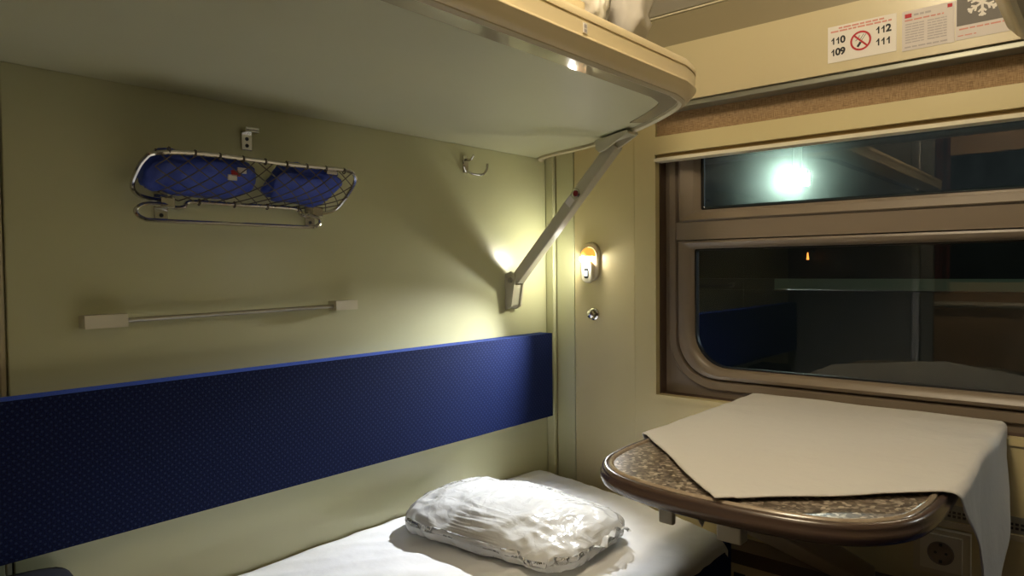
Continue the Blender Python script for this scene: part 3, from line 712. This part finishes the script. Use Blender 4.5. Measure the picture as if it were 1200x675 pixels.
# ------------------------------------------------------------ reading lamps and button
def reading_lamp(s, on, label):
    cy = -.160
    t = thing('reading_lamp', label, 'lamp', mir((-.002, cy, 1.11), s), 'reading lamps')
    def lp(y0, y1, z0, z1, r, x): return [mir((x, yy, zz), s) for yy, zz in rounded_rect(y0, y1, z0, z1, r, r, 8)]
    bm = bmesh.new(); loft(bm, [lp(cy-.031, cy+.031, 1.112, 1.224, .028, -.002), lp(cy-.030, cy+.030, 1.113, 1.223, .028, -.010), lp(cy-.026, cy+.026, 1.117, 1.219, .025, -.013)], cap1=True)
    obj('back_plate', bm, M['ivory'], t, smooth=True)
    bm = bmesh.new(); loft(bm, [lp(cy-.019, cy+.019, 1.107, 1.170, .0185, -.013), lp(cy-.019, cy+.019, 1.107, 1.170, .0185, -.022), lp(cy-.016, cy+.016, 1.111, 1.167, .0155, -.026)], cap1=True)
    body = obj('switch_body', bm, M['cream'], t, smooth=True)
    bm = bmesh.new(); loft(bm, [lp(cy-.0075, cy+.0075, 1.120, 1.150, .006, -.026), lp(cy-.0075, cy+.0075, 1.120, 1.150, .006, -.0268)], cap1=True)
    obj('switch_bezel', bm, M['black'], body)
    obj('rocker', rbox(mir((-.0295, cy-.0048, 1.127), s), mir((-.0268, cy+.0048, 1.142), s), .001), M['led_indicator'] if on else M['cream'], body)
    # amber hood: quarter dome over the led
    bm = bmesh.new(); n = 16; rows = 8
    def dome(u, v):
        a = PI*u; b_ = PI/2*v
        return mir((-.014-.026*math.sin(a)*math.cos(b_)*1.0, cy-.001+.024*math.cos(a), 1.183+.026*math.sin(a)*math.sin(b_)), s)
    grid_surface(bm, dome, n, rows)
    obj('hood', bm, M['lamp_amber'] if on else M['ivory'], t, smooth=True, label='amber translucent hood')
    bm = bmesh.new(); lathe(bm, [(0, .012), (.0035, .0112), (.006, .0085), (.0075, .004), (.0075, 0), (0, 0)], mir((-.035, cy+.004, 1.1765), s), (-1, 0, -.25), 18)
    obj('led', bm, M['led'] if on else M['cream'], t, smooth=True)
    return t
reading_lamp(1, True, 'small lit reading lamp with amber hood on the window wall below the bunk')
reading_lamp(-1, True, 'second lit reading lamp, beyond the right edge of the window')
t = thing('wall_button', 'round chrome knob on the wall beneath the reading lamp', 'knob', (0, -.170, 1.018))
obj('ring', lathe(bmesh.new(), [(.018, 0), (.0175, .004), (.013, .007), (.012, .006)], (-.002, -.170, 1.018), (-1, 0, 0)), M['chrome'], t, smooth=True)
obj('knob', lathe(bmesh.new(), [(.009, .0), (.009, .012), (.012, .016), (.0115, .022), (.007, .0255), (0, .0265)], (-.002, -.170, 1.018), (-1, 0, 0)), M['chrome'], t, smooth=True)

# ------------------------------------------------------------ table
TZ = .836
def table_outline():
    half = [(.0, .233), (-.20, .236), (-.40, .239), (-.55, .240), (-.64, .236), (-.70, .222), (-.745, .190), (-.772, .145), (-.787, .08)]
    P = [(x, -.885+h) for x, h in half]+[(-.792, -.885)]+[(x, -.885-h) for x, h in reversed(half)]
    P = smooth_path([(a, b_, 0) for a, b_ in P], 5)
    return [(p.x, p.y) for p in P]
TO = table_outline()
def toff(o):
    res = []
    for i, p in enumerate(TO):
        a = TO[max(i-1, 0)]; b_ = TO[min(i+1, len(TO)-1)]; tx, ty = b_[0]-a[0], b_[1]-a[1]; L = math.hypot(tx, ty)
        q = (p[0]+ty/L*o*-1*-1, p[1]-tx/L*o) if False else (p[0]+(ty/L)*(-1)*(-o), p[1]+(tx/L)*(-1)*o)
        res.append(q)
    return res
# make sure that positive offsets grow the outline
if abs(toff(.01)[len(TO)//2][0]) < abs(TO[len(TO)//2][0]): _t = toff; toff = lambda o: _t(-o)
table = thing('folding_table', 'speckled brown table with rounded brown edge, fixed below the window', 'table', (-.4, -.885, 0))
bm = bmesh.new(); loft(bm, [[(x, y, .834) for x, y in toff(-.0165)], [(x, y, .812) for x, y in toff(-.0165)]], cap0=True, cap1=True)
obj('tabletop', bm, M['granite'], table)
bm = bmesh.new(); pr = [(-.0165, .833), (-.015, .8365), (-.012, .8378), (-.009, .8368), (-.0075, .8348)]
loft(bm, [[(x, y, z) for x, y in toff(o)] for o, z in pr], closed=False); obj('edge_bead', bm, M['bead'], table, smooth=True)
bm = bmesh.new(); pr = [(-.0076, .8335), (-.006, .8352), (-.002, .8355), (.002, .833), (.0035, .829), (.003, .826), (.0055, .823), (.006, .817), (.003, .8095), (-.004, .806), (-.02, .8055), (-.02, .812)]
loft(bm, [[(x, y, z) for x, y in toff(o)] for o, z in pr], closed=False); obj('edge_moulding', bm, M['wood'], table, smooth=True, autosmooth=50)
bm = bmesh.new(); box(bm, (-.72, -.905, .790), (-.64, -.775, .8055)); box(bm, (-.725, -.800, .762), (-.715, -.775, .790)); box(bm, (-.725, -.905, .758), (-.700, -.868, .790))
obj('latch_bracket', bm, M['strut'], table, bevel=.003)
bm = bmesh.new(); d = Vector((.60, 0, -.42)).normalized()
loft(bm, [[(x, y, z+h) for y, h in ((-.93, .022), (-.84, .022), (-.84, -.022), (-.93, -.022))] for x, z in ((-.66, .785), (-.10, .505))], cap0=True, cap1=True)
obj('support_brace', bm, M['frame'], table, bevel=.004)

# tablecloth: a square laid cornerwise, drooping over both side edges
def cloth():
    A = Vector((-.795, -.897)); e1 = Vector((.515, -.525)).normalized(); e2 = Vector((.525, .505)).normalized(); L = .745
    yl, yr, R = -.645, -1.122, .012
    bm = bmesh.new(); N = 110; verts = {}
    def place(p):
        x, y = p
        w_ = noise.noise(Vector((x*6, y*6, 0)))*.0016+(1-abs(noise.noise(Vector((x*11, y*5, 4)))*2))*.0016
        z = TZ+.0035+w_
        if x < -.77: z += .0015
        if y < yr:
            s_ = yr-y; a = min(s_/R, PI/2); wave = .010*math.sin(x*17+.6)*min(1, s_/.12)+.004*noise.noise(Vector((x*14, s_*8, 2)))*min(1, s_/.05)
            yo = yr-.006-R*math.sin(a)+wave; zo = z-R*(1-math.cos(a))-max(0, s_-R*PI/2)
            xo = x
            if s_ > .05: k_ = min(1, max(0, (-.15-x)/.25)); xo = x+.10*(s_-.05)*(-.1+1.1*k_*k_*(3-2*k_))+.02*(s_-.05); yo -= .05*(s_-.05)
            return Vector((xo, yo, zo))
        if y > yl:
            s_ = y-yl; a = min(s_/R, PI/2)
            return Vector((x, yl+.006+R*math.sin(a)+.004*math.sin(x*22)*min(1, s_/.1), z-R*(1-math.cos(a))-max(0, s_-R*PI/2)))
        return Vector((x, y, z))
    for i in range(N+1):
        for j in range(N+1):
            p = A+e1*(L*i/N)+e2*(L*j/N)
            p += Vector((.003*math.sin(j*.21+1), .003*math.sin(i*.17)))*(1 if (i in (0, N) or j in (0, N)) else 1)
            if p.x > .03: continue
            q = place((min(p.x, -.004), p.y)); verts[i, j] = bm.verts.new(q)
    for i in range(N):
        for j in range(N):
            k = [(i, j), (i+1, j), (i+1, j+1), (i, j+1)]
            if all(q in verts for q in k):
                vs = [verts[q] for q in k]
                if min((vs[0].co-vs[2].co).length, (vs[1].co-vs[3].co).length) > .0015:
                    try: bm.faces.new(vs)
                    except ValueError: pass
    for v in [v for v in bm.verts if not v.link_faces]: bm.verts.remove(v)
    o = obj('tablecloth', bm, M['white_cloth'], smooth=True, autosmooth=None)
    so = o.modifiers.new('thickness', 'SOLIDIFY'); so.thickness = .0015; so.offset = 1
    return tag(o, 'white cloth laid cornerwise on the table, one corner hanging down on the right', 'tablecloth')
cloth()

# ------------------------------------------------------------ low on the window wall
t = thing('vent_grille', 'long perforated vent grille on the wall below the window', 'grille', (0, -.9, .64))
obj('grille_plate', rbox((-.012, -.60, .6255), (.004, YR+.5, .6585), .003), M['metal_green'], t, smooth=True)
bm = bmesh.new()
n = 86
for k in range(n):
    y = -.61-k*(.745/n)
    for z in (.633, .641): box(bm, (-.0128, y, z), (-.0115, y-.0055, z+.005))
o = obj('slots', bm, M['black'], t); o['kind'] = 'stuff'
obj('lower_ledge', rbox((-.016, -.60, .612), (.004, YR+.5, .6235), .004), M['ivory'], t, smooth=True)
t = thing('power_socket', 'dim ivory power socket in a raised box below the table', 'socket', (0, -1.035, .56))
cy, cz = -1.035, .563
obj('box', rbox((-.030, cy-.050, cz-.048), (-.001, cy+.050, cz+.045), .008), M['ivory'], t, smooth=True)
pl = obj('face_plate', rbox((-.036, cy-.037, cz-.036), (-.028, cy+.037, cz+.036), .003), M['cream'], t, smooth=True)
obj('insert', lathe(bmesh.new(), [(.024, .002), (.0225, .003), (.0215, .001), (.020, .0005), (0, .0005)], (-.036, cy, cz), (-1, 0, 0)), M['frame'], pl, smooth=True)
for dy in (-.0095, .0095): obj('pin_hole', lathe(bmesh.new(), [(0, .0), (.003, .0), (.003, -.002)], (-.0368, cy+dy, cz), (-1, 0, 0), 10), M['black'], pl)
for dz in (-.017, .017): obj('earth_clip', B((-.038, cy-.003, cz+dz-.003), (-.033, cy+.003, cz+dz+.003)), M['black'], pl)
t = thing('heater_cover', 'low heater cover with slots along the wall under the table', 'heater', (-.05, -.93, 0))
obj('casing', rbox((-.085, -.604, .001), (-.003, YR+.604, .448), .006), M['ivory'], t, smooth=True)
obj('top_ledge', rbox((-.092, -.604, .449), (-.003, YR+.604, .482), .005), M['brown'], t, smooth=True)
bm = bmesh.new()
for k in range(14): box(bm, (-.0865, -.62-k*.045, .405), (-.084, -.648-k*.045, .425))
o = obj('slots', bm, M['black'], t); o['kind'] = 'stuff'

# ------------------------------------------------------------ stickers on the cornice
XF = -.0604
def sticker_T(yc, zc, dx=0):
    return lambda u, v: Vector((XF-dx, yc-u, zc+v))
def plate(name, y0, y1, z0, z1, m, parent, dx=0, th=.0006):
    return obj(name, B((XF-dx, y0, z0), (XF-dx-th, y1, z1)), m, parent)
def bars(parent, y0, z, length, h, m, name, seed=0, gap=.0022):
    rnd = random.Random(seed); bm = bmesh.new(); y = y0
    while y > y0-length:
        w_ = min(rnd.uniform(.006, .016), y-(y0-length))
        if w_ < .002: break
        box(bm, (XF-.0007, y, z), (XF-.0010, y-w_, z+h)); y -= w_+gap
    return obj(name, bm, m, parent)
s1 = thing('no_smoking_sticker', 'white sticker with 110, 109, 112, 111 around a red no smoking sign', 'sticker', (XF, -.887, 1.60))
ya, yb, za, zb = -.822, -.955, 1.587, 1.664
plate('paper', ya, yb, za, zb, M['paper'], s1)
yc, zc = (ya+yb)/2+.001, (za+zb)/2-.003
for s_, du, dv in (('110', -.045, .010), ('109', -.045, -.0145), ('112', .043, .014), ('111', .043, -.0105)):
    bm = bmesh.new(); W_, H_ = .0098, .0145
    for k_, ch in enumerate(s_):
        uc = (k_-1)*W_+du
        if ch == '1':
            pts = [(-.0002, -H_/2), (.0026, -H_/2), (.0026, H_/2), (.0004, H_/2), (-.0012, H_*.30), (-.0036, H_*.17), (-.0036, H_*.0), (-.0002, H_*.13)]
            bm.faces.new([bm.verts.new((XF-.0010, yc-uc-a, zc+dv+b_)) for a, b_ in pts])
        else:
            tb = text_bm(ch, .0208, sticker_T(yc-uc, zc+dv, .0010), bold=.0009)
            me_ = bpy.data.meshes.new('tmp'); tb.to_mesh(me_); tb.free(); bm.from_mesh(me_); bpy.data.meshes.remove(me_)
    obj('number', bm, M['blackink'], s1)
bm = bmesh.new()
R0, R1 = .0165, .0205
loft(bm, [[(XF-.0011, yc-math.cos(a)*r, zc+math.sin(a)*r) for a in [2*PI*k/40 for k in range(40)]] for r in (R0, R1)])
obj('ban_ring', bm, M['redink'], s1)
bm = bmesh.new(); h = .0018; k = .0172/math.sqrt(2)
bm.faces.new([bm.verts.new((XF-.0012, yc+a, zc+b_)) for a, b_ in ((k+h/1.4, k-h/1.4), (k-h/1.4, k+h/1.4), (-k-h/1.4, -k+h/1.4), (-k+h/1.4, -k-h/1.4))])
obj('ban_bar', bm, M['redink'], s1)
def quadbar(bm, p, q, h, dx=.0010):
    p = Vector(p); q = Vector(q); d = (q-p).normalized(); n = Vector((-d.y, d.x))*h
    bm.faces.new([bm.verts.new((XF-dx, yc-a.x, zc+a.y)) for a in (p+n, q+n, q-n, p-n)])
bm = bmesh.new(); quadbar(bm, (-.006, -.012), (.000, -.003), .0024)
obj('cigarette_mark', bm, M['blackink'], s1)
bm = bmesh.new(); quadbar(bm, (.001, -.001), (.010, .012), .0005); quadbar(bm, (-.002, .001), (.006, .013), .0005); quadbar(bm, (-.010, .001), (-.004, .006), .0005); quadbar(bm, (-.004, .006), (-.002, .012), .0005)
obj('smoke_mark', bm, M['blackink'], s1)
bars(s1, ya-.022, zb-.0075, .088, .0034, M['pinkink'], 'heading', 1)
bars(s1, ya-.006, zb-.0135, .118, .0034, M['pinkink'], 'heading', 2)
s2 = thing('notice_sticker', 'white notice sticker with red heading and two columns of grey small print', 'sticker', (XF, -1.01, 1.60))
ya2, yb2 = -.965, -1.056; za2, zb2 = 1.583, 1.662
plate('paper', ya2, yb2, za2, zb2, M['paper_b'], s2)
obj('emblem', B((XF-.0007, ya2-.005, zb2-.014), (XF-.0011, ya2-.017, zb2-.006)), M['redink'], s2)
bars(s2, ya2-.021, zb2-.012, .030, .004, M['greyink'], 'heading', 4)
obj('emblem', B((XF-.0007, yb2+.012, zb2-.010), (XF-.0011, yb2+.004, zb2-.003)), M['redink'], s2)
bars(s2, ya2-.005, zb2-.0205, .068, .0028, M['pinkink'], 'heading', 6)
for col, yy in enumerate((ya2-.006, ya2-.045)):
    for k in range(8): bars(s2, yy, zb2-.028-.0052*k, .033, .0021, M['greyink'], 'small_print', 10+k+col*20, .0012)
bars(s2, ya2-.005, za2+.005, .074, .0028, M['greyink'], 'small_print', 50)
s3 = thing('snowflake_sticker', 'dark grey sticker with a white snowflake at the right end of the cornice', 'sticker', (XF, -1.09, 1.60))
ya3, yb3 = -1.0575, -1.150
plate('paper', ya3, yb3, za2+.0015, zb2+.022, M['paper_b'], s3)
obj('dark_field', B((XF-.0006, ya3-.002, za2+.028), (XF-.0010, yb3, zb2+.021)), M['darkpaper'], s3)
bars(s3, ya3-.006, za2+.020, .078, .0028, M['pinkink'], 'small_print', 70)
bars(s3, ya3-.004, za2+.008, .03, .002, M['pinkink'], 'small_print', 71)
bm = bmesh.new(); yc, zc = -1.101, 1.648
for k in range(6):
    a = k*PI/3+PI/2; dv = Vector((math.cos(a), math.sin(a)))
    quadbar(bm, (0, 0), dv*.026, .0022, .0012+k*.00001)
    for f, l in ((.42, .009), (.74, .0075)):
        for sg in (-1, 1):
            b2 = a+sg*PI/4; quadbar(bm, dv*.026*f, dv*.026*f+Vector((math.cos(b2), math.sin(b2)))*l, .0018, .0013+k*.00002+sg*.00001)
obj('snowflake', bm, M['paper'], s3)
# tiny sticker on the front rim of the upper bunk
t = thing('small_sticker', 'tiny white sticker with grey marks on the front rim of the left upper bunk', 'sticker', (-.80, -.6995, 1.505))
obj('paper', B((-.804, -.6978, 1.4985), (-.794, -.6990, 1.5135)), M['paper'], t)
obj('printed_mark', B((-.802, -.6990, 1.506), (-.796, -.6993, 1.511)), M['greyink'], t)
obj('printed_mark', B((-.802, -.6990, 1.500), (-.796, -.6993, 1.504)), M['greyink'], t)

# ------------------------------------------------------------ behind the camera, seen in the panes
t = thing('ceiling_light', 'round warm ceiling light in the middle of the compartment', 'lamp', (-1.15, -.935, 2.24))
obj('housing', lathe(bmesh.new(), [(.0, .0), (.20, 0), (.20, -.02), (.17, -.03)], (-1.15, -.935, 2.238), (0, 0, 1), 36), M['ivory'], t, smooth=True)
obj('diffuser', lathe(bmesh.new(), [(.17, -.028), (.15, -.033), (0, -.034)], (-1.15, -.935, 2.238), (0, 0, 1), 36), M['lamp_white'], t, smooth=True)
t = bpy.data.objects.new('door_1', None); C.objects.link(t); t['kind'] = 'structure'; t.location = (XB, -.9, 0); t.matrix_world = Matrix.Translation((XB, -.9, 0))
obj('door_leaf', B((XB-.045, -.60, .01), (XB-.01, -.66, 1.97)), M['door'], t, bevel=.003)
bm = bmesh.new(); box(bm, (XB-.005, -.575, 0), (XB+.012, -.61, 2.0)); box(bm, (XB-.005, -1.26, 0), (XB+.012, -1.295, 2.0)); box(bm, (XB-.005, -.575, 1.975), (XB+.012, -1.295, 2.01))
obj('door_frame', bm, M['steel'], t, bevel=.003)
